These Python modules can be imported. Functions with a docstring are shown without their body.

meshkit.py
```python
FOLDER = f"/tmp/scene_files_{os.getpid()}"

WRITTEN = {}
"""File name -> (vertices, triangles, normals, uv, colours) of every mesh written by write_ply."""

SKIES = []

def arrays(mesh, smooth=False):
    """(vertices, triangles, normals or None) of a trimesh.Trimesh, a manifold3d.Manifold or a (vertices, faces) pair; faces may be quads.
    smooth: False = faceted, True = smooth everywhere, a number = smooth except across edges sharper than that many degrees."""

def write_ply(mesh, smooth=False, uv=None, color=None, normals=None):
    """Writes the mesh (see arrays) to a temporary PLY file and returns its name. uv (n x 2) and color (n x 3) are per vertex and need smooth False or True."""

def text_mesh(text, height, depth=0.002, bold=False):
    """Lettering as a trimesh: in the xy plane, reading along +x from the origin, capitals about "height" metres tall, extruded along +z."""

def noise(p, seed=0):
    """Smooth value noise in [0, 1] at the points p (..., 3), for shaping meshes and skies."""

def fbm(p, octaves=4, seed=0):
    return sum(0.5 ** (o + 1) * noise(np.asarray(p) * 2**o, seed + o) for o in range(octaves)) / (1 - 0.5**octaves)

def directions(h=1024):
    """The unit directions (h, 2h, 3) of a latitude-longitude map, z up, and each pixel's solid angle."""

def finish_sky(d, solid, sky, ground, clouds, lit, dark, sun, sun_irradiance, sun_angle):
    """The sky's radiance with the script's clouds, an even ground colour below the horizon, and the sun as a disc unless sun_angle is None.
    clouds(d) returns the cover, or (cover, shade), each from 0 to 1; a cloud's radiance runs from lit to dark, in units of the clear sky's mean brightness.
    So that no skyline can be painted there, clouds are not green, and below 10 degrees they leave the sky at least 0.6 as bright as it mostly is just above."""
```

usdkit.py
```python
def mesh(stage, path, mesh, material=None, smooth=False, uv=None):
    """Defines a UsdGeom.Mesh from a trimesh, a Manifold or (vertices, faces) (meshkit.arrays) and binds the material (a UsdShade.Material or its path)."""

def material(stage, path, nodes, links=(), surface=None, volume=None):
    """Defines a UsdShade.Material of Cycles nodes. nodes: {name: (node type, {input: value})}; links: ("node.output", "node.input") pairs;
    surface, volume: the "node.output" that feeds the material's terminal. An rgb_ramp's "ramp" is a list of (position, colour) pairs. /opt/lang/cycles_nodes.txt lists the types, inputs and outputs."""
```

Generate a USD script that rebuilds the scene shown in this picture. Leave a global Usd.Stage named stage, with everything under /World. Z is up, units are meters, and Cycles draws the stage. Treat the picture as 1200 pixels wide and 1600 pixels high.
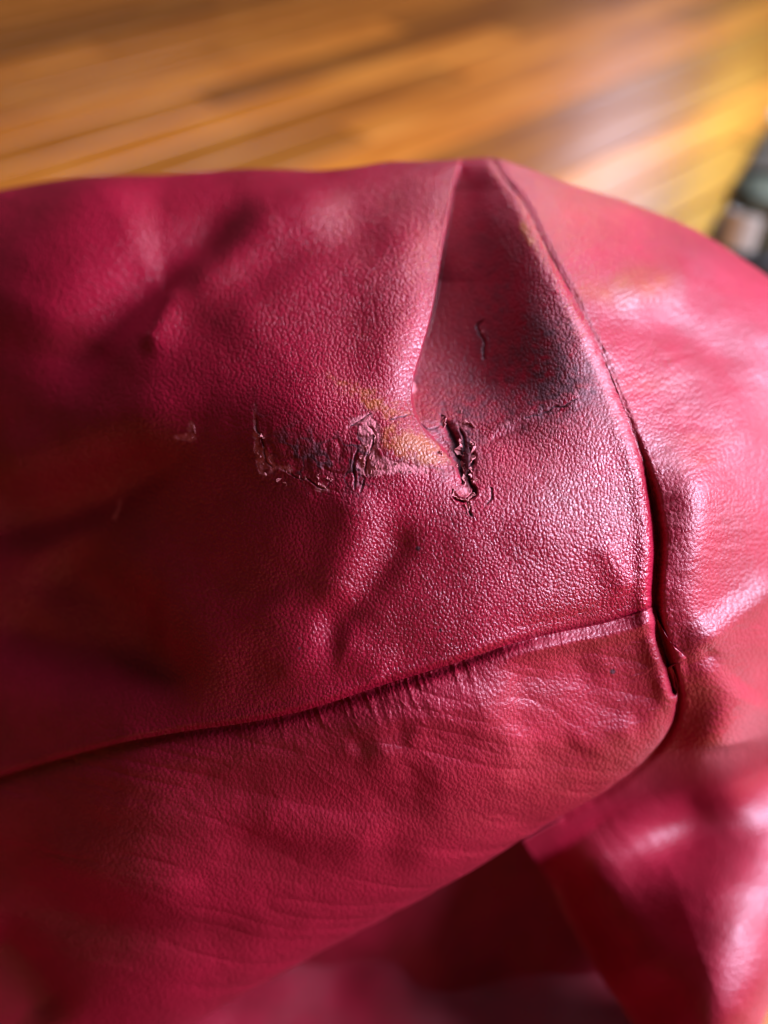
import math, random, numpy as np
import usdkit, meshkit
from pxr import Usd, UsdGeom, UsdLux, UsdShade, Gf, Sdf, Vt
from scipy.interpolate import RBFInterpolator, CubicSpline
from scipy.spatial import cKDTree
from scipy.ndimage import gaussian_filter
import trimesh
random.seed(7)
rng = np.random.default_rng(7)

stage = Usd.Stage.CreateInMemory()
UsdGeom.SetStageUpAxis(stage, UsdGeom.Tokens.z)
UsdGeom.SetStageMetersPerUnit(stage, 1.0)
UsdGeom.Xform.Define(stage, '/World')
UsdGeom.Scope.Define(stage, '/World/Looks')
L_ = '/World/Looks/'

# ------------------------------------------------------------------ camera
PITCH, CAM_H, HFOV = math.radians(45), 0.30, math.radians(50)
D0 = 0.155                                            # metres to the worn leather in focus
FOC = 600 / math.tan(HFOV / 2)
C = np.array([0, 0, CAM_H])
FWD = np.array([0, math.cos(PITCH), -math.sin(PITCH)])
UP = np.array([0, math.sin(PITCH), math.cos(PITCH)])
RIGHT = np.array([1.0, 0, 0])
cam = UsdGeom.Camera.Define(stage, '/World/camera')
m4 = Gf.Matrix4d(*RIGHT, 0, *UP, 0, *(-FWD), 0, *C, 1)
cam.AddTransformOp().Set(m4)
cam.CreateHorizontalApertureAttr(36.0); cam.CreateVerticalApertureAttr(48.0)
cam.CreateFocalLengthAttr(18 / math.tan(HFOV / 2))
cam.CreateFocusDistanceAttr(0.157); cam.CreateFStopAttr(7.2)
cam.CreateClippingRangeAttr(Gf.Vec2f(0.01, 100))
cam.CreateExposureAttr(0.18)

# ------------------------------------------------------------------ lamps
def rect_light(name, az, el, dist, w, h, intensity, color, aim=(0, 0.12, 0.17)):
    a, e = math.radians(az), math.radians(el)
    d = np.array([math.sin(a) * math.cos(e), math.cos(a) * math.cos(e), math.sin(e)])
    p = np.array(aim) + dist * d
    x = np.cross([0, 0, 1], d); x /= np.linalg.norm(x); y = np.cross(d, x)
    l = UsdLux.RectLight.Define(stage, '/World/' + name)
    l.AddTransformOp().Set(Gf.Matrix4d(*x, 0, *y, 0, *d, 0, *p, 1))
    l.CreateWidthAttr(w); l.CreateHeightAttr(h); l.CreateIntensityAttr(intensity); l.CreateColorAttr(Gf.Vec3f(*color))
    return l
rect_light('window_light', 16.5, 24, 2.4, 0.20, 1.1, 10.0, (0.72, 0.72, 1.0))
rect_light('curtain_light', 23.0, 22, 2.4, 0.10, 1.1, 17.0, (1.0, 0.66, 0.08))  # added yellow lamp for the glare it leaves on the floor
rect_light('back_window_light', 40, 50, 1.5, 0.6, 0.6, 14.0, (0.72, 0.75, 1.0))  # added lamp with no known source, brings sheen to the leather
rect_light('side_window_light', 93, 26, 0.9, 0.60, 0.30, 62.0, (0.70, 0.73, 1.0))
rect_light('room_lamp_light', -140, 10, 1.6, 0.5, 0.5, 3.0, (1.0, 0.20, 0.11))  # added lamp in place of warm light bounced from floor and room
dome = UsdLux.DomeLight.Define(stage, '/World/room_light')
dome.CreateIntensityAttr(1.0)
dm = usdkit.material(stage, L_ + 'room_glow', {'b': ('background_shader', {'color': (1.0, 0.80, 0.78), 'strength': 0.035})}, [], surface='b.background')
UsdShade.MaterialBindingAPI.Apply(dome.GetPrim()).Bind(dm)

# ------------------------------------------------------------------ helpers
used = {}
def numbered(path):
    k = used.get(path, 0); used[path] = k + 1
    return path if k == 0 else f'{path}_{k:03d}'
def tag(prim, **kw):
    for k, v in kw.items(): prim.SetCustomDataByKey(k, v)
    return prim
def xform(name, loc=(0, 0, 0), rz=0, **kw):
    x = UsdGeom.Xform.Define(stage, numbered('/World/' + name)); x.AddTranslateOp().Set(Gf.Vec3d(*loc)); x.AddRotateZOp().Set(rz)
    tag(x.GetPrim(), **kw); return x.GetPrim()
def obj(name, mesh, mat, parent=None, smooth=False, uv=None, attrs=None, **kw):
    path = numbered((str(parent.GetPath()) if parent else '/World') + '/' + name)
    m = usdkit.mesh(stage, path, mesh, mat, smooth=smooth, uv=uv)
    for k, v in (attrs or {}).items():
        UsdGeom.PrimvarsAPI(m).CreatePrimvar(k, Sdf.ValueTypeNames.Color3fArray, 'vertex').Set(Vt.Vec3fArray.FromNumpy(v.astype(np.float32)))
    return tag(m.GetPrim(), **kw)

def world(p, depth_mm):
    """Point seen along the direction p (picture units, 1200 x 1600) at the given depth behind the focus plane."""
    z = D0 + np.asarray(depth_mm) / 1000
    x, y = (p[..., 0] - 600) / FOC, -(p[..., 1] - 800) / FOC
    return C + z[..., None] * (FWD + x[..., None] * RIGHT + y[..., None] * UP)
def curve(pts, n=400):
    """Evenly spaced smooth curve through pts."""
    pts = np.asarray(pts, float)
    t = np.r_[0, np.cumsum(np.linalg.norm(np.diff(pts, axis=0), axis=1) ** 0.5)]
    f = CubicSpline(t, pts)
    q = f(np.linspace(0, t[-1], 4000))
    s = np.r_[0, np.cumsum(np.linalg.norm(np.diff(q, axis=0), axis=1))]
    u = np.linspace(0, s[-1], n)
    return np.stack([np.interp(u, s, q[:, k]) for k in range(q.shape[1])], 1)
def line(a, b, n=400):
    return np.linspace(np.asarray(a, float), np.asarray(b, float), n)
def resample(c, n):
    s = np.r_[0, np.cumsum(np.linalg.norm(np.diff(c, axis=0), axis=1))]
    u = np.linspace(0, s[-1], n)
    return np.stack([np.interp(u, s, c[:, k]) for k in range(2)], 1)
def near(p, c):
    """Distance to the curve c, signed (positive to the right of a curve that runs down the picture), arc position (units) and arc fraction."""
    t = cKDTree(c); d, i = t.query(p.reshape(-1, 2)); i = i.reshape(p.shape[:-1])
    tan = np.gradient(c, axis=0); tan /= np.linalg.norm(tan, axis=1, keepdims=True)
    nor = np.stack([tan[:, 1], -tan[:, 0]], 1)
    v = p - c[i]
    sgn = np.sign((v * nor[i]).sum(-1)); sgn[sgn == 0] = 1
    step = np.linalg.norm(np.diff(c, axis=0), axis=1).mean()
    along = (v * tan[i]).sum(-1)
    return d.reshape(i.shape) * sgn, i * step + along, i / (len(c) - 1), c[i], nor[i]
def smooth(x, a, b):
    t = np.clip((x - a) / (b - a), 0, 1); return t * t * (3 - 2 * t)
def coons(top, bottom, left, right, nu, nv):
    top, bottom, left, right = resample(top, nu), resample(bottom, nu), resample(left, nv), resample(right, nv)
    a, b = np.linspace(0, 1, nu)[None, :, None], np.linspace(0, 1, nv)[:, None, None]
    g = (1 - b) * top[None] + b * bottom[None] + (1 - a) * left[:, None] + a * right[:, None]
    return g - ((1 - a) * (1 - b) * top[0] + a * (1 - b) * top[-1] + (1 - a) * b * bottom[0] + a * b * bottom[-1])
def grid_faces(nv, nu):
    i = np.arange(nv * nu).reshape(nv, nu)
    a, b, c, d = i[:-1, :-1].ravel(), i[:-1, 1:].ravel(), i[1:, 1:].ravel(), i[1:, :-1].ravel()
    return np.vstack([np.stack([a, d, c], 1), np.stack([a, c, b], 1)])
def grid_normals(P):
    du, dv = np.gradient(P, axis=1), np.gradient(P, axis=0)
    n = np.cross(dv, du); n /= np.maximum(np.linalg.norm(n, axis=-1, keepdims=True), 1e-12)
    flip = ((P - C) * n).sum(-1).mean() > 0
    return -n if flip else n
def gauss(x, w): return np.exp(-(x / w) ** 2)

# ------------------------------------------------------------------ floor
def wood_material():
    n = {'tc': ('texture_coordinate', {}), 'oi': ('object_info', {}),
         'off': ('vector_math', {'math_type': 'scale', 'scale': 13.0}),
         'loc': ('vector_math', {'math_type': 'add'}),
         'mp': ('mapping', {'scale': (5.0, 26.0, 26.0)}),
         'nz': ('noise_texture', {'scale': 1.0, 'detail': 5.0, 'roughness': 0.62, 'distortion': 0.8}),
         'mp2': ('mapping', {'scale': (7.0, 240.0, 240.0)}),
         'nz2': ('noise_texture', {'scale': 1.0, 'detail': 3.0, 'roughness': 0.6}),
         'rp': ('rgb_ramp', {'ramp': [(0.25, (0.31, 0.082, 0.009)), (0.47, (0.46, 0.145, 0.015)), (0.70, (0.62, 0.235, 0.034))]}),
         'rp2': ('rgb_ramp', {'ramp': [(0.30, (0.55, 0.50, 0.45)), (0.55, (1, 1, 1))]}),
         'mu': ('mix_color', {'blend_type': 'multiply', 'fac': 0.4}),
         'tone': ('map_range', {'from_min': 0.0, 'from_max': 1.0, 'to_min': 0.50, 'to_max': 1.2}),
         'hs': ('hsv', {}),
         'bp': ('bump', {'strength': 0.25, 'distance': 0.0004}),
         'p': ('principled_bsdf', {'roughness': 0.31, 'specular_ior_level': 0.5})}
    l = [('oi.location', 'off.vector1'), ('tc.object', 'loc.vector1'), ('off.vector', 'loc.vector2'),
         ('loc.vector', 'mp.vector'), ('mp.vector', 'nz.vector'), ('loc.vector', 'mp2.vector'), ('mp2.vector', 'nz2.vector'),
         ('nz.fac', 'rp.fac'), ('nz2.fac', 'rp2.fac'), ('rp.color', 'mu.a'), ('rp2.color', 'mu.b'),
         ('oi.random', 'tone.value'), ('mu.result', 'hs.color'), ('tone.result', 'hs.value'), ('hs.color', 'p.base_color'),
         ('nz2.fac', 'bp.height'), ('bp.normal', 'p.normal')]
    return usdkit.material(stage, L_ + 'amber_wood', n, l, surface='p.BSDF')
WOOD = wood_material()
DARK = usdkit.material(stage, L_ + 'dark_joint', {'p': ('principled_bsdf', {'base_color': (0.02, 0.01, 0.005), 'roughness': 0.8})}, [], surface='p.BSDF')

FLOOR_AZ = 47.0
floor = xform('floor', (0.15, 0.75, 0), 90 - FLOOR_AZ, kind='structure')
sub = trimesh.creation.box((3.6, 3.0, 0.02)); sub.apply_translation((0, 0, -0.032)); obj('subfloor', sub, DARK, floor)
W, TH = 0.057, 0.02
def plank_mesh(length):
    c = 0.0012
    prof = np.array([(-W/2+.0009, -TH), (W/2-.0009, -TH), (W/2-.0009, -c), (W/2-c-.0009, 0), (-W/2+c+.0009, 0), (-W/2+.0009, -c)])
    v = np.array([(x, y, z) for x in (-length/2+.0004, length/2-.0004) for y, z in prof])
    v[[3, 4], 0] += c; v[[9, 10], 0] -= c
    f = []
    for k in range(6):
        j = (k + 1) % 6; f += [(k, j, j + 6), (k, j + 6, k + 6)]
    for k in range(1, 5): f += [(0, k + 1, k), (6, 6 + k, 6 + k + 1)]
    return trimesh.Trimesh(v, f, process=False)
for r in range(-24, 25):
    x = -1.7 - rng.uniform(0, 0.8)
    while x < 1.7:
        ln = rng.uniform(0.45, 1.3)
        x0, x1 = max(x, -1.75), min(x + ln, 1.75)
        if x1 - x0 > 0.1:
            pr = obj('plank', plank_mesh(x1 - x0), WOOD, floor)
            UsdGeom.Xformable(pr).AddTranslateOp().Set(Gf.Vec3d((x0 + x1) / 2, r * W, rng.uniform(-0.0004, 0)))
        x += ln

# ------------------------------------------------------------------ leather
def leather_material(name, grain, grain_scale, crease, rough=0.33):
    n = {'uv': ('texture_coordinate', {}),
         'nd': ('noise_texture', {'scale': 0.35, 'detail': 2.0}),
         'nds': ('vector_math', {'math_type': 'multiply_add', 'vector2': (0.35, 0.35, 0), 'vector3': (0, 0, 0)}),
         'add': ('vector_math', {'math_type': 'add'}),
         'mp': ('mapping', {'rotation': (0, 0, 0.35), 'scale': (1.0, 0.95, 1.0)}),
         'vo': ('voronoi_texture', {'dimensions': '2D', 'feature': 'smooth_f1', 'scale': grain_scale, 'smoothness': 0.25, 'randomness': 1.0}),
         'vo2': ('voronoi_texture', {'dimensions': '2D', 'feature': 'distance_to_edge', 'scale': grain_scale * 0.9, 'randomness': 1.0}),
         'cr': ('rgb_ramp', {'ramp': [(0.0, (0, 0, 0)), (0.12, (1, 1, 1))]}),
         'nf': ('noise_texture', {'scale': grain_scale * 2.6, 'detail': 3.0, 'roughness': 0.6}),
         'a1': ('math', {'math_type': 'multiply_add', 'value2': -1.0, 'value3': 0.0}),
         'a2': ('math', {'math_type': 'multiply_add', 'value2': crease}),
         'a3': ('math', {'math_type': 'multiply_add', 'value2': 0.35}),
         'bp': ('bump', {'strength': grain, 'distance': 0.00026}),
         'at': ('attribute', {'attribute': 'wear_and_shade'}), 'sep': ('separate_color', {'color_type': 'rgb'}),
         'nl': ('noise_texture', {'scale': 0.06, 'detail': 4.0, 'roughness': 0.6}),
         'base': ('rgb_ramp', {'ramp': [(0.3, (0.19, 0.003, 0.013)), (0.7, (0.29, 0.004, 0.024))]}),
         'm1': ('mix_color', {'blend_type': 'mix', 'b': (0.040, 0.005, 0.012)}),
         'm2': ('mix_color', {'blend_type': 'mix', 'b': (0.27, 0.050, 0.005)}),
         'm3': ('mix_color', {'blend_type': 'mix', 'b': (0.60, 0.17, 0.19)}),
         'rmax': ('math', {'math_type': 'maximum'}),
         'rg': ('map_range', {'from_min': 0.0, 'from_max': 1.0, 'to_min': rough, 'to_max': 0.8}),
         'p': ('principled_bsdf', {'specular_ior_level': 0.5})}
    l = [('uv.UV', 'nd.vector'), ('nd.color', 'nds.vector1'), ('uv.UV', 'add.vector1'), ('nds.vector', 'add.vector2'), ('add.vector', 'mp.vector'),
         ('mp.vector', 'vo.vector'), ('mp.vector', 'vo2.vector'), ('uv.UV', 'nf.vector'), ('vo2.distance', 'cr.fac'),
         ('vo.distance', 'a1.value1'), ('cr.color', 'a2.value1'), ('a1.value', 'a2.value3'), ('nf.fac', 'a3.value1'), ('a2.value', 'a3.value3'),
         ('a3.value', 'bp.height'), ('bp.normal', 'p.normal'),
         ('at.color', 'sep.color'), ('uv.UV', 'nl.vector'), ('nl.fac', 'base.fac'),
         ('base.color', 'm1.a'), ('sep.r', 'm1.fac'), ('m1.result', 'm2.a'), ('sep.g', 'm2.fac'), ('m2.result', 'm3.a'), ('sep.b', 'm3.fac'),
         ('m3.result', 'p.base_color'), ('sep.r', 'rmax.value1'), ('sep.b', 'rmax.value2'), ('rmax.value', 'rg.value'), ('rg.result', 'p.roughness')]
    return usdkit.material(stage, L_ + name, n, l, surface='p.BSDF')
GRAIN = leather_material('pebbled_red_leather', 0.68, 1.65, 0.22)
SOFT = leather_material('smooth_red_leather', 0.5, 1.5, 0.22, 0.46)

MM = 0.1205                                           # millimetres per picture unit at the focus plane
TOP = curve([(-420, 380), (-200, 325), (0, 297), (60, 286), (120, 278), (200, 275), (300, 269), (400, 263), (500, 265), (560, 259), (620, 252), (690, 250), (760, 246), (800, 255), (880, 284), (950, 306), (1000, 324), (1060, 348), (1110, 372), (1150, 398), (1200, 432), (1300, 520), (1500, 720)], 900)
LOW = curve([(1048, 1040), (1058, 1080), (1050, 1128), (1018, 1178), (965, 1225), (900, 1263), (800, 1322), (700, 1382), (600, 1437), (500, 1490), (400, 1545), (300, 1602), (150, 1685), (-100, 1810), (-420, 1960)], 1200)
S1 = curve([(770, -20), (776, 120), (788, 250), (815, 300), (842, 360), (872, 420), (905, 480), (936, 540), (962, 600), (985, 660), (1005, 720), (1020, 790), (1026, 860), (1024, 930), (1030, 985), (1043, 1030), (1057, 1078)], 1400)
S2 = curve([(-300, 1300), (-150, 1260), (0, 1213), (100, 1184), (200, 1159), (300, 1141), (400, 1127), (500, 1103), (600, 1070), (700, 1040), (800, 1006), (900, 984), (970, 968), (1024, 948)], 1400)
ctrl = np.array([
    (-350, 350, 75), (-350, 800, 72), (-350, 1250, 58), (-350, 1700, 62),
    (0, 330, 62), (0, 550, 46), (0, 800, 49), (0, 1000, 46), (0, 1210, 37), (0, 1400, 40), (0, 1600, 46),
    (200, 330, 52), (200, 550, 28), (200, 800, 29), (200, 1000, 26), (200, 1165, 16), (200, 1350, 16), (200, 1550, 30),
    (400, 320, 46), (400, 550, 17), (400, 720, 7), (400, 900, 5), (400, 1125, 4), (400, 1300, 10), (400, 1450, 22),
    (600, 310, 42), (600, 450, 22), (600, 600, 7), (600, 720, -1), (600, 900, -2), (600, 1070, -1), (600, 1200, 2), (600, 1350, 15),
    (780, 300, 42), (755, 590, 13), (770, 750, 0), (800, 900, -3), (800, 1005, -2), (800, 1150, 4), (800, 1270, 14),
    (830, 345, 33), (870, 420, 22), (930, 540, 12), (985, 660, 7), (1020, 790, 5), (1024, 930, 3), (980, 1060, 9), (920, 1150, 11), (1050, 1070, 10),
    (900, 330, 42), (1000, 400, 41), (1000, 550, 22), (1100, 450, 48), (1100, 600, 29), (1080, 760, 7), (1080, 900, 5), (1150, 800, 13), (1150, 950, 14),
    (1200, 520, 46), (1200, 700, 30), (1200, 900, 22), (1350, 700, 62), (1350, 950, 48), (1450, 1100, 60), (1100, 1050, 9)], float)
DEPTH = RBFInterpolator(ctrl[:, :2] / 600, ctrl[:, 2], kernel='thin_plate_spline', smoothing=0.004)
def depth(p):
    q = np.clip(p, (-420, 200), (1500, 1800)) / 600
    return DEPTH(q.reshape(-1, 2)).reshape(p.shape[:-1])
def roll(p, c, radius, inside):
    """Rolls the leather round the edge c: returns the seen place and the added depth in mm."""
    _, _, frac, q, nor = near(p, c)
    nin = nor * inside; tan = np.stack([-nor[..., 1], nor[..., 0]], -1)
    s = ((p - q) * nin).sum(-1); side = ((p - q) * tan).sum(-1)
    R = np.interp(frac, *radius)
    if c is LOW: s = np.where((frac == 0) & (p[..., 1] < 1062), 1e3, s)
    phi = np.maximum((R - s) / R, 0)
    pm = 2.0
    a = np.minimum(phi, pm); e = np.maximum(phi - pm, 0); e = e + 4.0 * np.maximum(e - 0.4, 0)
    off = R - R * np.sin(a) - np.cos(pm) * R * e
    d = R * MM * ((1 - np.cos(a)) + np.sin(pm) * e)
    p2 = np.where((s < R)[..., None], q + nin * off[..., None] + tan * side[..., None], p)
    return p2, np.where(s < R, d, 0)
TOP_R = ([0, 0.3, 0.6, 0.75, 1], [170, 130, 110, 120, 150])
LOW_R = ([0, 0.04, 0.1, 0.2, 0.4, 1], [10, 34, 60, 110, 150, 170])

def ridge(p, pts, w, amp, fade=0.25, wr=None):
    """Soft ridge (amp > 0) or furrow along pts; w left of travel and wr right of it, fading to both ends."""
    c = curve(pts, 300) if len(pts) > 2 else line(*pts, 300)
    m = 2.8 * max(w, wr or w)
    k = ((p > c.min(0) - m) & (p < c.max(0) + m)).all(-1)
    out = np.zeros(p.shape[:-1])
    if k.any():
        s, _, f, _, _ = near(p[k], c)
        ww = np.where(s > 0, w, wr or w)
        out[k] = amp * gauss(s, ww) * smooth(f, -0.001, fade) * smooth(1 - f, -0.001, fade)
    return out
def blob(p, x, y, rx, ry, amp, rot=0):
    c, s = math.cos(rot), math.sin(rot); dx, dy = p[..., 0] - x, p[..., 1] - y
    return amp * np.exp(-(((c * dx + s * dy) / rx) ** 2 + ((-s * dx + c * dy) / ry) ** 2))
def fb(p, sx, sy, seed, octaves=3, rot=0):
    c, s = math.cos(rot), math.sin(rot)
    q = np.stack([(c * p[..., 0] + s * p[..., 1]) / sx, (-s * p[..., 0] + c * p[..., 1]) / sy, np.full(p.shape[:-1], seed * 7.3)], -1)
    return meshkit.fbm(q, octaves, seed) - 0.5
def crinkle(t, s, st, ss, seed):
    """Fine creases that run along s (away from a seam): sharp ridged noise."""
    q = np.stack([t / st, s / ss, np.full(t.shape, seed * 3.1)], -1)
    a = 1 - 2 * np.abs(meshkit.fbm(q, 2, seed) - 0.5) * 2.2
    return np.clip(a, 0, 1) ** 4

def finish(P, folds_mm, seams_mm=0.0):
    """Folds rise along the smoothed normal; seams and splits are pressed in from the front."""
    n = gaussian_filter(grid_normals(P), (18, 18, 0)); n /= np.linalg.norm(n, axis=-1, keepdims=True)
    v = C - P; v /= np.linalg.norm(v, axis=-1, keepdims=True)
    return P + n * (folds_mm / 1000)[..., None] + v * (np.asarray(seams_mm) / 1000)[..., None]

# ---- shoulder panel (the worn one)
FOLD = [(716, 235), (708, 300), (692, 400), (672, 510), (646, 610), (660, 670), (700, 715), (728, 775), (733, 800)]
FC = curve(FOLD, 600)
def across_fold(p):
    """Distance to the right of the fold and how far down the fold, 0 to 1."""
    return (p[..., 0] - np.interp(p[..., 1], FC[:, 1], FC[:, 0])) * 0.96, np.interp(p[..., 1], FC[:, 1], np.linspace(0, 1, 600))
def fold_step(p):
    s, f = across_fold(p)
    h = np.interp(f, [0, 0.1, 0.35, 0.62, 0.72, 0.9, 1], [5.0, 16.0, 24.0, 14.0, 5.0, 1.5, 0])
    left = gauss(np.minimum(s, 0), 70) * smooth(s, 8, -3)
    w = np.interp(f, [0, 0.1, 0.35, 0.62, 0.72, 0.9, 1], [85, 115, 185, 270, 290, 260, 200])
    right = -np.clip(1 - s / w, 0, 1) ** 1.5 * smooth(s, -3, 8)
    return -1.1 * smooth(h, 0, 10) * gauss(np.minimum(s, 0), 20) * smooth(s, 8, -3) + h * (0.05 * left + 1.0 * right)
def fold_tuck(p):
    """Sideways slip (mm) that tucks the strip to the right of the fold under its crest."""
    s, f = across_fold(p)
    return np.interp(f, [0, 0.1, 0.4, 0.62, 0.8, 1], [1.4, 1.9, 1.9, 1.7, 0.9, 0]) * smooth(s, -3, 8) * np.exp(-np.maximum(s, 0) / 22)
def shoulder_relief(p):
    h = np.zeros(p.shape[:-1])
    # large folds
    h += ridge(p, [(20, 560), (60, 430), (150, 330), (260, 300)], 90, 3.0)
    h += ridge(p, [(90, 640), (130, 540), (220, 440), (340, 360), (420, 320)], 42, -4.5)
    h += ridge(p, [(250, 470), (330, 400), (430, 350), (560, 330)], 50, 2.2)
    h += ridge(p, [(330, 500), (400, 430), (500, 380), (640, 350)], 34, -0.8)
    h += ridge(p, [(215, 545), (245, 520), (262, 470), (258, 430)], 16, 1.4, wr=26)
    h += ridge(p, [(330, 540), (420, 470), (560, 440), (650, 470)], 55, 1.5)
    h += ridge(p, [(640, 330), (632, 430), (615, 540), (590, 630)], 45, 1.6)
    h += ridge(p, [(310, 700), (240, 725), (180, 765), (90, 800), (-80, 850)], 34, -3.2, wr=60)
    h += ridge(p, [(320, 660), (230, 660), (100, 700), (-50, 740)], 60, 2.4)
    h += ridge(p, [(60, 860), (140, 940), (260, 1000)], 60, -3.0)
    h += ridge(p, [(150, 830), (240, 900), (330, 1000), (400, 1080)], 60, 1.5)
    h += ridge(p, [(-60, 960), (60, 1000), (200, 1030), (330, 1060)], 45, -3.2)
    h += ridge(p, [(-60, 1090), (120, 1090), (280, 1090)], 60, 0.8)
    # knuckles below the damage
    h += ridge(p, [(560, 740), (552, 830), (535, 900), (515, 970)], 40, 1.3)
    h += ridge(p, [(640, 800), (600, 880), (545, 950), (512, 1000)], 26, -1.2, wr=30)
    h += blob(p, 514, 985, 20, 30, -0.9)
    h += ridge(p, [(400, 930), (440, 1000), (470, 1075)], 46, 0.8)
    h += ridge(p, [(520, 1010), (570, 1030), (610, 1060)], 30, 0.6)
    h += blob(p, 480, 640, 100, 60, 1.6, -0.3)
    h += blob(p, 430, 760, 120, 60, -0.8)
    h += blob(p, 620, 690, 60, 45, 1.4)
    h += blob(p, 830, 830, 130, 90, 1.4, 0.4)
    h += ridge(p, [(740, 790), (800, 860), (900, 900), (990, 930)], 44, -0.5)
    h += ridge(p, [(930, 840), (960, 890), (985, 930)], 20, 0.6)
    h += ridge(p, [(740, 690), (820, 650), (900, 615), (960, 600)], 12, 0.5)
    h += ridge(p, [(740, 702), (820, 663), (900, 628)], 6, -0.45)
    h += 1.0 * fb(p, 190, 150, 3) + 0.5 * fb(p, 60, 60, 4)
    return h
CRACKS = [  # places, half width, depth mm
    ([(757, 500), (750, 518), (757, 530), (756, 545), (760, 560)], 3.0, 1.0),
    ([(693, 650), (700, 668), (712, 690), (718, 712), (722, 735), (720, 760)], 7.0, 2.2),
    ([(735, 700), (738, 722), (733, 742), (738, 765), (732, 780)], 4.0, 1.6),
    ([(706, 768), (722, 784), (738, 778), (742, 762)], 3.5, 1.6),
    ([(729, 782), (731, 796), (734, 806)], 2.4, 1.0),
    ([(718, 668), (726, 690), (724, 715)], 3.5, 1.2),
    ([(575, 668), (585, 690), (580, 705), (572, 722), (574, 742)], 2.6, 0.7),
    ([(563, 700), (553, 722), (554, 745), (552, 765)], 2.4, 0.6),
    ([(548, 668), (562, 662), (580, 650)], 2.2, 0.6),
    ([(402, 655), (408, 680), (414, 702), (416, 718), (424, 730)], 2.6, 0.6),
    ([(470, 745), (490, 756), (503, 762), (514, 752)], 2.0, 0.5),
    ([(440, 730), (455, 741), (472, 748)], 1.6, 0.4),
    ([(604, 660), (625, 655), (640, 650)], 1.8, 0.4),
    ([(560, 770), (566, 760), (570, 745)], 1.8, 0.5),
    ([(820, 655), (850, 645), (880, 632), (905, 622)], 2.0, 0.5),
    ([(690, 665), (678, 672), (660, 664)], 1.8, 0.5),
    ([(765, 765), (768, 775), (762, 785), (756, 790)], 2.0, 0.6)]
def wiggle(p, amp=5, sc=14):
    return p + np.stack([fb(p, sc, sc, 21), fb(p, sc, sc, 22)], -1) * amp * 2
def cracks(p):
    """(depth mm, mask) of the splits in the finish."""
    q = wiggle(p); h = np.zeros(p.shape[:-1]); m = h.copy()
    for pts, w, d in CRACKS:
        c = curve(pts, 200); w, d = w * 0.62, d * 0.6
        k = ((p > c.min(0) - 45) & (p < c.max(0) + 45)).all(-1)
        s, _, f, _, _ = near(q[k], c)
        taper = np.interp(f, [0, 0.2, 0.8, 1], [0.35, 1, 1, 0.35])
        g = gauss(s, w * taper) * (np.abs(s) < 40)
        lip = gauss(np.abs(s) - 2.6 * w, w * 0.9) * np.interp(f, [0, 0.15, 0.85, 1], [0, 1, 1, 0])
        h[k] += 0.22 * d * lip - d * g
        m[k] = np.maximum(m[k], smooth(g, 0.25, 0.8))
    return h, m
S1R = np.vstack([S1, LOW[(LOW[:, 1] > 1085) & (LOW[:, 0] > 880)]])
S1R = resample(S1R, 1700)
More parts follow.
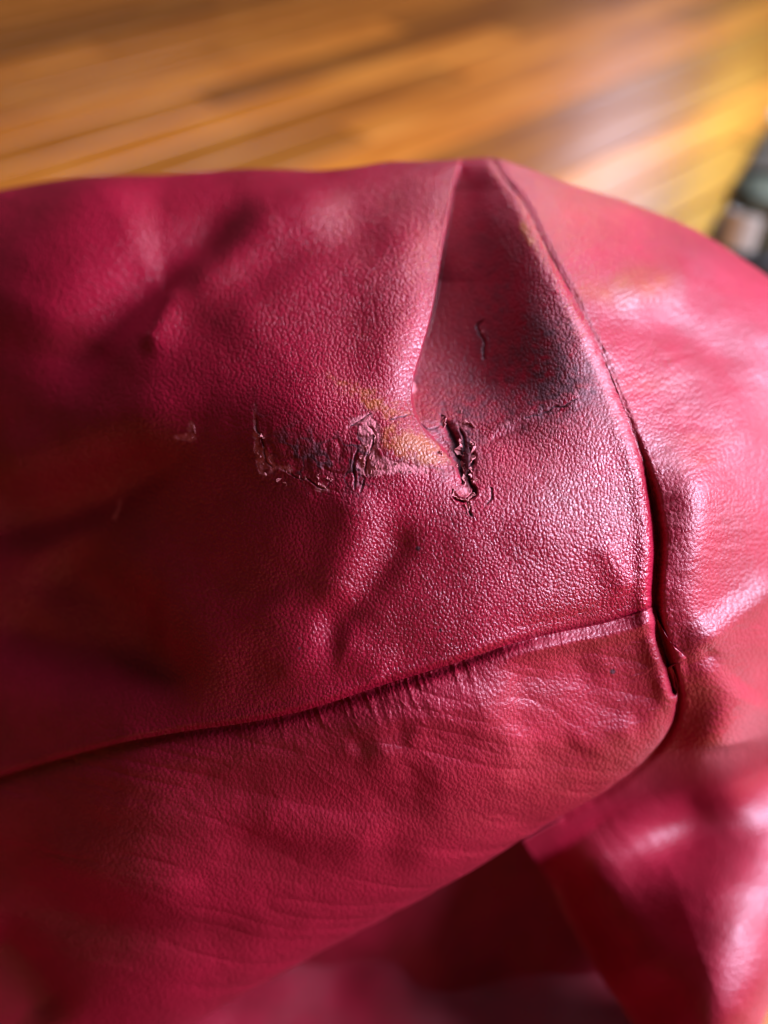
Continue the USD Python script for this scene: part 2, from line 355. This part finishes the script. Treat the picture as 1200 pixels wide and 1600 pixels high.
def seam_relief(p, panel):
    s1, t1, f1, _, _ = near(p, S1R if panel == 'R' else S1); s2, t2, f2, _, _ = near(p, S2)
    d1, d2 = np.abs(s1), np.abs(s2)
    h = np.zeros(d1.shape)
    low = smooth(p[..., 1], 620, 900)                     # the seam opens into a deep groove lower down
    h -= (0.9 + 2.8 * low) * gauss(d1, 6.5 + 1.0 * low)
    if panel == 'R':
        h -= 3.2 * smooth(s1 * S1_R, 0.5, -8)
        h -= 0.7 * low * gauss(d1, 30)
        h += (0.55 - 0.3 * low) * gauss(d1 - 60, 34) + 1.2 * low * gauss(d1 - 62, 34)
        k = crinkle(t1, d1, 15, 120, 5) * np.exp(-d1 / 110) + 0.6 * crinkle(t1 + 0.3 * d1, d1, 24, 90, 9) * gauss(d1 - 90, 110)
        h += 0.18 * k
        pk = crinkle(t1, d1, 9, 30, 6) * gauss(d1, 26)
        h += 0.3 * pk * smooth(p[..., 1], 380, 520)
    else:
        h += (0.40 + 0.45 * low) * gauss(d1 - 20, 13)
        if panel == 'M':
            h += 0.22 * (crinkle(t1, d1, 12, 30, 7) - 0.4) * gauss(d1 - 18, 16)
    if panel == 'M':
        h -= 0.9 * gauss(d2, 4.5) - 0.35 * gauss(d2 - 11, 8)
        right = smooth(p[..., 0], 720, 900)
        h -= 1.2 * right * gauss(d2, 26)
    if panel == 'L':
        h -= 3.2 * smooth(s2 * S2_L, 0.5, -8)
        right = smooth(p[..., 0], 720, 900); mid = gauss(p[..., 0] - 610, 190)
        h -= 2.2 * (1 - 0.75 * right) * gauss(d2, 9) + 1.6 * (1 - right) * gauss(d2, 30)
        h += 1.5 * right * gauss(d2 - 20, 11)
        k = crinkle(t2, d2, 11, 120, 11) * np.exp(-d2 / 60) + 0.5 * crinkle(t2 - 0.6 * d2, d2, 20, 140, 12) * gauss(d2 - 120, 90)
        h += 0.22 * k * (0.5 + 0.7 * mid)
        h += 0.15 * (crinkle(t1, d1, 15, 60, 13) - 0.2) * gauss(d1 - 40, 70)
    return h

def network(p, sc, seed):
    """Fine branching lines, 1 on the line."""
    q = wiggle(p, 4, 18)
    return np.clip(1 - np.abs(fb(q, sc, sc, seed, 2)) * 9, 0, 1)
def damage_zone(p):
    return np.clip(blob(p, 480, 712, 85, 42, 1.0, 0.3) + blob(p, 405, 695, 14, 50, 0.7) + blob(p, 565, 710, 30, 55, 1.0) + blob(p, 905, 605, 50, 50, 0.7, 0.6) + blob(p, 830, 650, 80, 24, 0.4, -0.4)
        + blob(p, 720, 715, 34, 70, 1.0) + blob(p, 756, 530, 14, 40, 0.5) + blob(p, 640, 730, 60, 14, 0.6) + blob(p, 500, 752, 40, 16, 0.5, 0.3), 0, 1)
def pale_mask(p):
    n1, n2 = fb(p, 26, 26, 31, 4), fb(p, 9, 9, 32, 3)
    pale = blob(p, 578, 682, 17, 26, 1.25) + blob(p, 585, 727, 28, 15, 0.9) + blob(p, 635, 735, 55, 10, 0.75, 0.1) + blob(p, 410, 720, 14, 20, 1.0) + blob(p, 402, 668, 5, 38, 0.7) \
        + blob(p, 498, 760, 15, 9, 1.0, 0.5) + blob(p, 450, 735, 26, 10, 0.7, 0.4) + blob(p, 300, 672, 7, 18, 1.0) + blob(p, 286, 684, 18, 5, 0.8) + blob(p, 172, 800, 7, 24, 0.7) \
        + blob(p, 724, 665, 15, 8, 0.9) + blob(p, 726, 772, 12, 7, 0.75) + blob(p, 730, 797, 5, 11, 0.9) + blob(p, 652, 606, 7, 9, 0.7) + blob(p, 790, 665, 66, 4, 0.3, -0.42) + blob(p, 235, 520, 16, 40, 0.3, 0.5) + blob(p, 560, 660, 22, 6, 0.7, -0.5)
    return smooth(pale + 1.5 * n2 + 0.5 * n1, 0.38, 0.66) * smooth(pale, 0.12, 0.4)
def damage_relief(p):
    z = damage_zone(p)
    h = -1.8 * blob(p, 704, 692, 20, 46, 1.0, -0.15) - 1.2 * blob(p, 724, 745, 16, 40, 1.0)
    return h - 0.26 * z * network(p, 26, 81) + 0.30 * z * fb(p, 10, 10, 82, 3) - 0.10 * pale_mask(p) + 0.25 * pale_mask(p) * fb(p, 7, 7, 83, 3)
def wear_and_shade_shoulder(p, crackmask):
    """Wear and painted shade: r dark grime, split finish and fold shade, g bared brown finish and golden-brown patches, b pale scuffs."""
    n1, n2, n3 = fb(p, 26, 26, 31, 4), fb(p, 9, 9, 32, 3), fb(p, 60, 60, 33, 3)
    zone = damage_zone(p)
    soft = blob(p, 480, 715, 80, 40, 0.5, 0.3) + blob(p, 890, 600, 76, 66, 0.62, 0.6) + blob(p, 850, 540, 70, 90, 0.45, -0.5) + blob(p, 755, 450, 55, 160, 0.45, -0.1) + blob(p, 780, 640, 110, 50, 0.3, -0.3) + blob(p, 715, 690, 40, 80, 0.7) + blob(p, 860, 640, 80, 24, 0.3, -0.4) + blob(p, 665, 595, 30, 40, 0.4) + blob(p, 556, 735, 18, 45, 0.5)  # strip right of the fold: grime with shade painted in
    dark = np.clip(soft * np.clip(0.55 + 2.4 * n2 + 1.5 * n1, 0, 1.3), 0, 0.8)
    dark = np.maximum(dark, 0.85 * zone * smooth(network(p, 22, 81) + 0.6 * n1, 0.45, 0.85))
    dark = np.maximum(dark, 0.95 * crackmask)
    for x, y, r in ((653, 857, 4.5), (735, 806, 4), (688, 985, 3), (470, 1012, 2.5)):
        dark = np.maximum(dark, 0.9 * smooth(blob(p, x, y, r, r, 1), 0.3, 0.7))
    g = blob(p, 648, 702, 56, 24, 1.0, 0.45) + blob(p, 560, 612, 64, 18, 0.42, 0.35) + blob(p, 605, 640, 40, 18, 0.4, 0.3) + blob(p, 825, 370, 9, 60, 0.6, -0.45) + blob(p, 560, 520, 70, 30, 0.2)
    gold = 0.85 * smooth(g + 1.1 * n1 + 1.2 * n2 + 0.5 * n3, 0.25, 0.85) * smooth(g, 0.05, 0.35)
    pale = 0.75 * pale_mask(p) * np.clip(0.7 + 1.6 * n2, 0, 1.2)
    s1 = np.abs(near(p, S1)[0])
    pale = np.maximum(pale, np.clip(0.7 * gauss(s1 - 13, 9) * smooth(p[..., 1], 430, 560) * smooth(p[..., 1], 760, 640) * (0.5 + 2.2 * n2), 0, 1))
    pale = pale * (1 - 0.8 * crackmask)
    gold = gold * (1 - crackmask) * (1 - pale)
    return np.stack([dark * (1 - 0.7 * pale), gold, pale], -1).reshape(-1, 3)
def marks_plain(p, spots=(), gold=(), pale=None):
    r = np.zeros(p.shape[:-1]); g = r.copy(); b = r.copy() if pale is None else pale
    for x, y, s in spots: r = np.maximum(r, 0.9 * smooth(blob(p, x, y, s, s, 1), 0.3, 0.7))
    for x, y, rx, ry, a in gold: g = g + blob(p, x, y, rx, ry, a)
    return np.stack([r, np.clip(g * (0.6 + 1.6 * fb(p, 22, 22, 41)), 0, 0.8), b], -1).reshape(-1, 3)

jacket = xform('leather_jacket', label='worn dark red leather jacket with cracked, torn shoulder panel, heaped on the wooden floor', category='jacket')
def panel(name, grid, top=False, low=False, extra=None, relief=None, mat=GRAIN, wear_and_shade=None):
    p, dd = grid, np.zeros(grid.shape[:-1])
    if top: p, a = roll(p, TOP, TOP_R, -1 if TOP_IN < 0 else 1); dd = dd + a
    if low: p, a = roll(p, LOW, LOW_R, 1 if LOW_IN > 0 else -1); dd = dd + a
    if name == 'sleeve': p, a = roll(p, SIDE, ([0, 1], [60, 60]), SIDE_IN); dd = dd + a
    D = depth(p) + dd + (extra(grid) if extra else 0)
    P = world(p, D)
    P = finish(P, *relief(grid))
    if name == 'shoulder_panel': P = P - RIGHT * (fold_tuck(grid) / 1000)[..., None]
    P[..., 2] = np.maximum(P[..., 2], 0.004)
    v = P.reshape(-1, 3); f = grid_faces(*grid.shape[:2])
    n = grid_normals(P)
    fn = np.cross(v[f[0, 1]] - v[f[0, 0]], v[f[0, 2]] - v[f[0, 0]])
    if (np.cross(v[f[:, 1]] - v[f[:, 0]], v[f[:, 2]] - v[f[:, 0]]) * n.reshape(-1, 3)[f[:, 0]]).sum(1).mean() < 0: f = f[:, ::-1]
    uv = grid.reshape(-1, 2) * MM
    return obj(name, (v, f), mat, jacket, smooth=True, uv=uv, attrs={'wear_and_shade': wear_and_shade}), p, P, n
# which side of each edge the jacket lies on
TOP_IN = np.sign(near(np.array([[[500., 600.]]]), TOP)[0])[0, 0]
S1_R = np.sign(near(np.array([[[1150., 800.]]]), S1)[0])[0, 0]; S2_L = np.sign(near(np.array([[[500., 1200.]]]), S2)[0])[0, 0]
LOW_IN = np.sign(near(np.array([[[500., 1200.]]]), LOW)[0])[0, 0]

def offset_top(x0, x1, e):
    c = TOP[(TOP[:, 0] >= x0 - 1) & (TOP[:, 0] <= x1 + 1)].copy(); c[:, 1] -= e; return c
E = 255
tM = offset_top(-300, 772, E); tM[0, 0] = -300; tM[-1] = S1[0]
gM = coons(tM, S2, line(tM[0], S2[0]), S1[: int(np.argmin(np.linalg.norm(S1 - S2[-1], axis=1))) + 1], 900, 760)
gM[:, -1] = gM[:, -1]
hc, mc = cracks(gM)
sh, pM, PM, NM = panel('shoulder_panel', gM, top=True, relief=lambda g: (shoulder_relief(g), seam_relief(g, 'M') + fold_step(g) + damage_relief(g) + hc), mat=GRAIN, wear_and_shade=wear_and_shade_shoulder(gM, mc))
tag(sh, label='large grained panel with the cracks, scuffs and torn hole')

# ---- lower panel
k0 = int(np.argmin(np.linalg.norm(S1 - S2[-1], axis=1)))
rightL = np.vstack([S1[k0:], line(S1[-1], (1150, 1150), 200)[1:]])
botL = LOW[LOW[:, 1] > 1085][::-1].copy(); ofs = near(botL, LOW)[4] * (-LOW_IN) * 190; botL = botL + ofs
botL = np.vstack([botL[botL[:, 0] > -300], [(1150, 1150)]])
S2T = S2 + near(S2, S2)[4] * (-S2_L) * 34; S2T[-1] = S1[k0]
gL = coons(S2T, botL, line(S2T[0], botL[0]), rightL, 900, 520)
def lower_relief(p):
    h = ridge(p, [(540, 1200), (620, 1130), (720, 1110), (820, 1130)], 46, 1.8) + ridge(p, [(640, 1230), (740, 1200), (840, 1150)], 44, 1.2)
    h += ridge(p, [(380, 1240), (450, 1280), (520, 1310), (620, 1330)], 44, 0.9)
    h += ridge(p, [(200, 1210), (330, 1230), (470, 1250), (600, 1255), (720, 1240)], 34, -1.0)
    h += ridge(p, [(300, 1300), (400, 1330), (520, 1350), (680, 1340)], 34, -0.9)
    h += ridge(p, [(0, 1380), (120, 1440), (260, 1470), (420, 1440)], 36, -1.8)
    h += ridge(p, [(40, 1310), (180, 1370), (330, 1390)], 34, 1.2)
    h += ridge(p, [(-50, 1460), (30, 1530), (80, 1620)], 50, -4.0)
    h += ridge(p, [(540, 1180), (600, 1150), (650, 1150)], 20, -1.0)
    h += ridge(p, [(780, 1080), (860, 1060), (950, 1040)], 34, -1.0)
    h += ridge(p, [(880, 1160), (940, 1150), (1000, 1130)], 24, 0.8)
    h += ridge(p, [(780, 1210), (860, 1190), (940, 1170)], 24, -0.7)
    far = np.clip(1 - np.abs(fb(p, 260, 46, 55, 2, 0.22)) * 5, 0, 1) ** 2
    h -= 0.20 * far * smooth(near(p, S2)[1], 0, 200)
    return h + 0.7 * fb(p, 170, 70, 51, 3, -0.25) + 0.35 * fb(p, 40, 30, 52)
panel('lower_panel', gL, low=True, relief=lambda g: (lower_relief(g), seam_relief(g, 'L')), mat=SOFT, wear_and_shade=marks_plain(gL, spots=[(958, 1050, 5)]))

# ---- sleeve
S1T = S1 + near(S1, S1)[4] * (-S1_R) * (12 + 36 * smooth(S1[:, 1], 880, 1030))[:, None]
tR = offset_top(772, 1500, E); tR[0] = S1T[0]
leftR = np.vstack([S1T, curve([tuple(S1T[-1]), (1020, 1150), (930, 1222), (806, 1268), (838, 1345), (905, 1465), (950, 1540), (1000, 1620), (1080, 1750), (1160, 1880)], 800)[1:]])
rightR = curve([tuple(tR[-1]), (1560, 900), (1430, 1150), (1306, 1330), (1258, 1430), (1226, 1520), (1190, 1605), (1180, 1760), (1240, 1880)], 900)
SIDE = rightR[rightR[:, 1] > 880].copy()
SIDE_IN = np.sign(near(np.array([[[1050., 1450.]]]), SIDE)[0])[0, 0]
rightR = rightR + near(rightR, rightR)[4] * (-SIDE_IN) * (150 * smooth(rightR[:, 1], 700, 1150))[:, None]  # unseen wrap down to the floor, added to keep side light out of the hollow
gR = coons(tR, line(leftR[-1], rightR[-1]), leftR, rightR, 620, 900)
ROLLF = curve([(960, 1130), (1057, 1072), (1130, 1030), (1200, 972), (1350, 880), (1600, 760)], 500)
sgF = np.sign(near(np.array([[[1200., 1300.]]]), ROLLF)[0])[0, 0]
BAND = curve([(800, 1335), (900, 1262), (1000, 1205), (1100, 1188), (1200, 1160), (1350, 1100), (1500, 1050)], 400); sgB = np.sign(near(np.array([[[1100., 1400.]]]), BAND)[0])[0, 0]
EDGE_L = leftR[leftR[:, 1] > 1320]
low_ctrl = np.array([(1060, 1100, 30), (1120, 1100, 25), (1200, 1040, 36), (1100, 1180, 34), (1200, 1110, 44), (980, 1230, 50), (1080, 1250, 58), (1200, 1200, 60), (850, 1320, 62), (1000, 1330, 58),
    (1110, 1340, 54), (1200, 1310, 54), (950, 1420, 58), (1060, 1450, 51), (1150, 1450, 46), (1210, 1450, 54), (1010, 1600, 58), (1100, 1600, 48), (1160, 1600, 50), (1100, 1850, 60), (1250, 1850, 80), (1400, 1000, 60), (1500, 1200, 80), (1350, 1300, 75)], float)
LOWDEPTH = RBFInterpolator(low_ctrl[:, :2] / 600, low_ctrl[:, 2], kernel='thin_plate_spline', smoothing=0.002)
def sleeve_extra(p):
    s = near(p, ROLLF)[0] * sgF
    w = smooth(s, -20, 130)
    h = w * (-6 * smooth(p[..., 1], 1280, 1400) + LOWDEPTH((np.clip(p, (700, 700), (1500, 1900)) / 600).reshape(-1, 2)).reshape(w.shape) - depth(p))
    b = near(p, BAND)[0] * sgB
    h += 20 * smooth(b, -25, 45) * smooth(b, 420, 90) - 7 * gauss(b + 40, 50) * w
    h += smooth(p[..., 1], 1250, 1400) * (14 * gauss(np.abs(near(p, EDGE_L)[0]), 55))
    return h
def sleeve_relief(p):
    h = blob(p, 1075, 790, 50, 90, 1.8, 0.1)
    h += ridge(p, [(960, 470), (1020, 445), (1090, 430)], 34, 1.2)
    h += ridge(p, [(900, 470), (980, 500), (1080, 520), (1180, 590)], 34, -1.1)
    h += ridge(p, [(985, 560), (1060, 580), (1130, 650), (1170, 740)], 40, 1.0)
    h += ridge(p, [(1060, 1000), (1110, 985), (1160, 950), (1230, 900)], 22, 1.4)
    h += ridge(p, [(1060, 1040), (1090, 1040), (1120, 1010)], 14, -0.8)
    h += ridge(p, [(1130, 1180), (1130, 1120), (1160, 1060)], 40, 2.0)
    h += ridge(p, [(900, 1350), (960, 1440), (1020, 1560)], 50, 2.5)
    return h + 1.1 * fb(p, 120, 90, 61, 3, 0.5) + 0.3 * fb(p, 30, 24, 62)
pale = np.clip(2.4 * (crinkle(*near(gR, S1)[1:2], np.abs(near(gR, S1)[0]), 16, 110, 5) - 0.3), 0, 1) * 0.14 * gauss(np.abs(near(gR, S1)[0]) - 60, 70) * smooth(gR[..., 1], 480, 600) * smooth(gR[..., 1], 1000, 800)
panel('sleeve', gR, top=True, extra=sleeve_extra, relief=lambda g: (sleeve_relief(g), seam_relief(g, 'R')), mat=SOFT,
      wear_and_shade=marks_plain(gR, gold=[(1000, 450, 50, 24, 0.9), (925, 455, 30, 18, 0.5), (1010, 600, 40, 14, 0.3), (1090, 720, 30, 14, 0.35), (1090, 690, 50, 10, 0.3)], pale=pale))  # golden-brown patches in the sleeve colour

# ---- front panel hanging below, in deep shade; unseen spread added to block orange floor bounce
gB = coons(line((-1500, 1100), (1150, 1150)), line((-1500, 3600), (1150, 3600)), line((-1500, 1100), (-1500, 3600)), line((1150, 1150), (1150, 3600)), 620, 560)
def front_panel():
    p = gB
    d = 106 + 14 * smooth(p[..., 0], 250, -200) + 0 * p[..., 0]
    h = ridge(p, [(715, 1410), (712, 1450), (700, 1490), (640, 1600), (560, 1760)], 95, 8, wr=60, fade=0.6)
    h += 5 * fb(p, 200, 200, 71)
    P = world(p, d - h)
    P[..., 2] = np.maximum(P[..., 2], 0.008 + 0.012 * (0.5 + fb(p, 260, 260, 72)))
    v, f, n = P.reshape(-1, 3), grid_faces(*p.shape[:2]), grid_normals(P)
    if (np.cross(v[f[:, 1]] - v[f[:, 0]], v[f[:, 2]] - v[f[:, 0]]) * n.reshape(-1, 3)[f[:, 0]]).sum(1).mean() < 0: f = f[:, ::-1]
    return obj('front_panel', (v, f), SOFT, jacket, smooth=True, uv=p.reshape(-1, 2) * MM * 1.5, attrs={'wear_and_shade': marks_plain(p)})
front_panel()

# ---- torn flakes of finish round the holes
treeM = cKDTree(pM.reshape(-1, 2)); flatP, flatN = PM.reshape(-1, 3), NM.reshape(-1, 3)
SKIN = usdkit.material(stage, L_ + 'torn_leather_edge', {
    'tc': ('texture_coordinate', {}), 'n': ('noise_texture', {'scale': 900.0, 'detail': 3.0}),
    'r': ('rgb_ramp', {'ramp': [(0.35, (0.34, 0.07, 0.08)), (0.65, (0.64, 0.22, 0.22))]}),
    'b': ('bump', {'strength': 0.5, 'distance': 0.0002}), 'p': ('principled_bsdf', {'roughness': 0.65})},
    [('tc.object', 'n.vector'), ('n.fac', 'r.fac'), ('r.color', 'p.base_color'), ('n.fac', 'b.height'), ('b.normal', 'p.normal')], surface='p.BSDF')
def flake(pts, width, lift, seed, **kw):
    """A curled strip of torn leather: rooted along pts, its free edge lifted off the panel."""
    r = np.random.default_rng(seed); c = curve(pts, 40)
    c = c + np.cumsum(r.normal(0, 0.22, c.shape), 0) * 0.6
    tan = np.gradient(c, axis=0); tan /= np.linalg.norm(tan, axis=1, keepdims=True); nor = np.stack([tan[:, 1], -tan[:, 0]], 1)
    i = treeM.query(c)[1]
    k = 7; e = np.linspace(0, 1, 40); w = width * np.sin(np.pi * np.clip(e, 0.06, 0.94)) ** 0.6 * (1 + np.convolve(r.normal(0, 0.6, 44), np.ones(5) / 5, 'valid'))
    lf = lift * np.sin(np.pi * e) ** 0.5 * (1 + np.convolve(r.normal(0, 0.7, 44), np.ones(5) / 5, 'valid'))
    rows = []
    for j in range(k):
        a = j / (k - 1)
        q = c + nor * (w * math.sin(a * 1.7))[:, None]
        base = flatP[i] + (world(q, np.zeros(40)) - world(c, np.zeros(40)))
        rows.append(base + flatN[i] * (-0.0004 + lf * 0.001 * (1 - math.cos(a * 1.7)))[:, None])
    P = np.array(rows); n = grid_normals(P)
    th = 0.00022 * (1 - 0.5 * np.linspace(0, 1, k))[:, None, None]
    v = np.vstack([P.reshape(-1, 3), (P - n * th).reshape(-1, 3)])
    f = grid_faces(k, 40); N = k * 40
    ring = np.r_[np.arange(40), np.arange(79, N, 40), np.arange(N - 2, N - 41, -1), np.arange(N - 80, 0, -40)]
    nx = np.roll(ring, -1)
    f = np.vstack([f, f[:, ::-1] + N, np.stack([ring, nx, nx + N], 1), np.stack([ring, nx + N, ring + N], 1)])
    t = trimesh.Trimesh(v, f, process=False); 
    if t.volume < 0: t.invert()
    obj('torn_flake', t, SKIN, sh, smooth=60, **kw)
FLAKES = [
    ([(713, 686), (720, 705), (719, 722), (724, 742), (720, 762)], 5, 1.6), ([(739, 690), (738, 712), (729, 728), (722, 740)], 5, 1.4),
    ([(741, 724), (735, 745), (742, 765)], 5, 1.3), ([(708, 766), (722, 778), (740, 768)], -9, 1.2), ([(718, 668), (728, 664), (741, 670)], 4, 1.0),
    ([(716, 636), (721, 650)], 3, 0.7), ([(568, 674), (572, 700), (570, 722)], 6, 1.2), ([(578, 668), (588, 682), (586, 700)], -5, 1.0), ([(584, 700), (577, 718), (582, 736)], 5, 0.9),
    ([(566, 694), (556, 712), (552, 732)], 3, 0.8), ([(555, 730), (552, 760)], 3, 0.8), ([(602, 738), (622, 728), (650, 731)], 4, 0.7),
    ([(402, 700), (404, 722), (412, 738)], 7, 0.8), ([(488, 748), (497, 760), (508, 768)], 5, 0.8), ([(440, 735), (452, 744)], 4, 0.5), ([(298, 660), (303, 676), (288, 688)], 4, 0.8), ([(166, 800), (174, 815), (186, 824)], 4, 0.7),
    ([(752, 508), (756, 528)], 3, 0.6), ([(690, 650), (694, 672)], 3, 0.8), ([(728, 786), (729, 800)], 4, 0.8), ([(682, 708), (690, 716)], 4, 0.6)]
for k, (pts, w, lf) in enumerate(FLAKES): flake(pts, w * 0.85, lf * (0.35 if 6 <= k <= 11 else 0.75), 100 + k)
for k in range(46):                                   # small peeling crumbs of the finish
    cx, cy, rx, ry = ((572, 705, 20, 36), (722, 720, 22, 52), (412, 712, 14, 34), (490, 748, 44, 14), (625, 732, 46, 9))[k % 5]
    x, y, a, ln = cx + rng.normal(0, 0.5) * rx, cy + rng.normal(0, 0.5) * ry, rng.uniform(0.9, 2.2), rng.uniform(4, 10)
    dx, dy = math.cos(a) * ln / 2, math.sin(a) * ln / 2
    flake([(x - dx, y - dy), (x + rng.normal(0, 1.2), y), (x + dx, y + dy)], rng.uniform(1.6, 3.6) * rng.choice((-1, 1)), rng.uniform(0.25, 0.6), 300 + k)

# ------------------------------------------------------------------ shoe behind the jacket
def plain(name, color, rough, bump_scale=0, bump=0.3):
    n = {'p': ('principled_bsdf', {'base_color': color, 'roughness': rough})}; l = []
    if bump_scale:
        n.update({'tc': ('texture_coordinate', {}), 'n': ('noise_texture', {'scale': bump_scale, 'detail': 3.0}), 'b': ('bump', {'strength': bump, 'distance': 0.0005})})
        l = [('tc.object', 'n.vector'), ('n.fac', 'b.height'), ('b.normal', 'p.normal')]
    return usdkit.material(stage, L_ + name, n, l, surface='p.BSDF')
GREEN = plain('dark_green_canvas', (0.065, 0.078, 0.045), 0.7, 700)
PALE = plain('pale_rubber', (0.62, 0.66, 0.58), 0.5, 300)
BLACK = plain('black_rubber', (0.012, 0.012, 0.010), 0.6, 300)
def loft(sections):
    """Closed skin over rings of equal length."""
    P = np.array(sections); m, k = P.shape[:2]
    v = np.vstack([P.reshape(-1, 3), P[0].mean(0), P[-1].mean(0)]); f = []
    for a in range(m - 1):
        for b in range(k):
            c = (b + 1) % k; f += [(a * k + b, a * k + c, a * k + k + c), (a * k + b, a * k + k + c, a * k + k + b)]
    for b in range(k):
        c = (b + 1) % k; f += [(m * k, c, b), (m * k + 1, (m - 1) * k + b, (m - 1) * k + c)]
    t = trimesh.Trimesh(v, f, process=False)
    if t.volume < 0: t.invert()
    return t
def shoe_ring(x, half, z0, z1, power=2.6, n=40):
    a = np.linspace(0, 2 * np.pi, n, endpoint=False)
    c, s = np.cos(a), np.sin(a)
    y = half * np.sign(c) * np.abs(c) ** (2 / power); z = np.where(s > 0, z1 - (z1 + z0) / 2, (z1 + z0) / 2 - z0) * np.sign(s) * np.abs(s) ** (2 / power) + (z1 + z0) / 2
    return np.stack([np.full(n, x), y, z], 1)
XS = np.linspace(0, 0.27, 28)
half_w = np.interp(XS, [0, 0.012, 0.04, 0.1, 0.16, 0.2, 0.24, 0.262, 0.27], [0.014, 0.028, 0.035, 0.036, 0.042, 0.045, 0.040, 0.026, 0.012])
top_h = np.interp(XS, [0, 0.015, 0.05, 0.09, 0.14, 0.2, 0.25, 0.27], [0.060, 0.066, 0.063, 0.066, 0.065, 0.050, 0.040, 0.030])
shoe = xform('shoe', (0.254, 0.530, 0), 58, label='dark green shoe with a pale patch on the floor behind the jacket', category='shoe')
obj('upper', loft([shoe_ring(x, h * 0.94, 0.022, z) for x, h, z in zip(XS, half_w, top_h)]), GREEN, shoe, smooth=40)
obj('sole', loft([shoe_ring(x, h * 1.08, 0.001, 0.024, 5) for x, h in zip(XS - 0.002, half_w)]), BLACK, shoe, smooth=40)
obj('collar', loft([shoe_ring(x, h * 0.72, z - 0.006, z + 0.004) for x, h, z in zip(XS[3:15], half_w[3:15], top_h[3:15])]), BLACK, shoe, smooth=40)
hp = trimesh.creation.box((0.010, 0.026, 0.026)).subdivide().subdivide().subdivide()
hp.vertices[:, 0] += 14.0 * hp.vertices[:, 1] ** 2
hp.vertices += (0.0035, 0.009, 0.036); obj('heel_patch', hp, PALE, shoe, smooth=40)
for k in range(5):
    x = 0.15 + 0.016 * k; z = float(np.interp(x, XS, top_h))
    lace = trimesh.creation.capsule(height=0.034, radius=0.0028, count=[8, 8]); lace.apply_transform(trimesh.transformations.rotation_matrix(math.pi / 2, (1, 0, 0))); lace.apply_translation((x, 0.017, z + 0.001))
    obj('lace', lace, PALE, shoe, smooth=True)
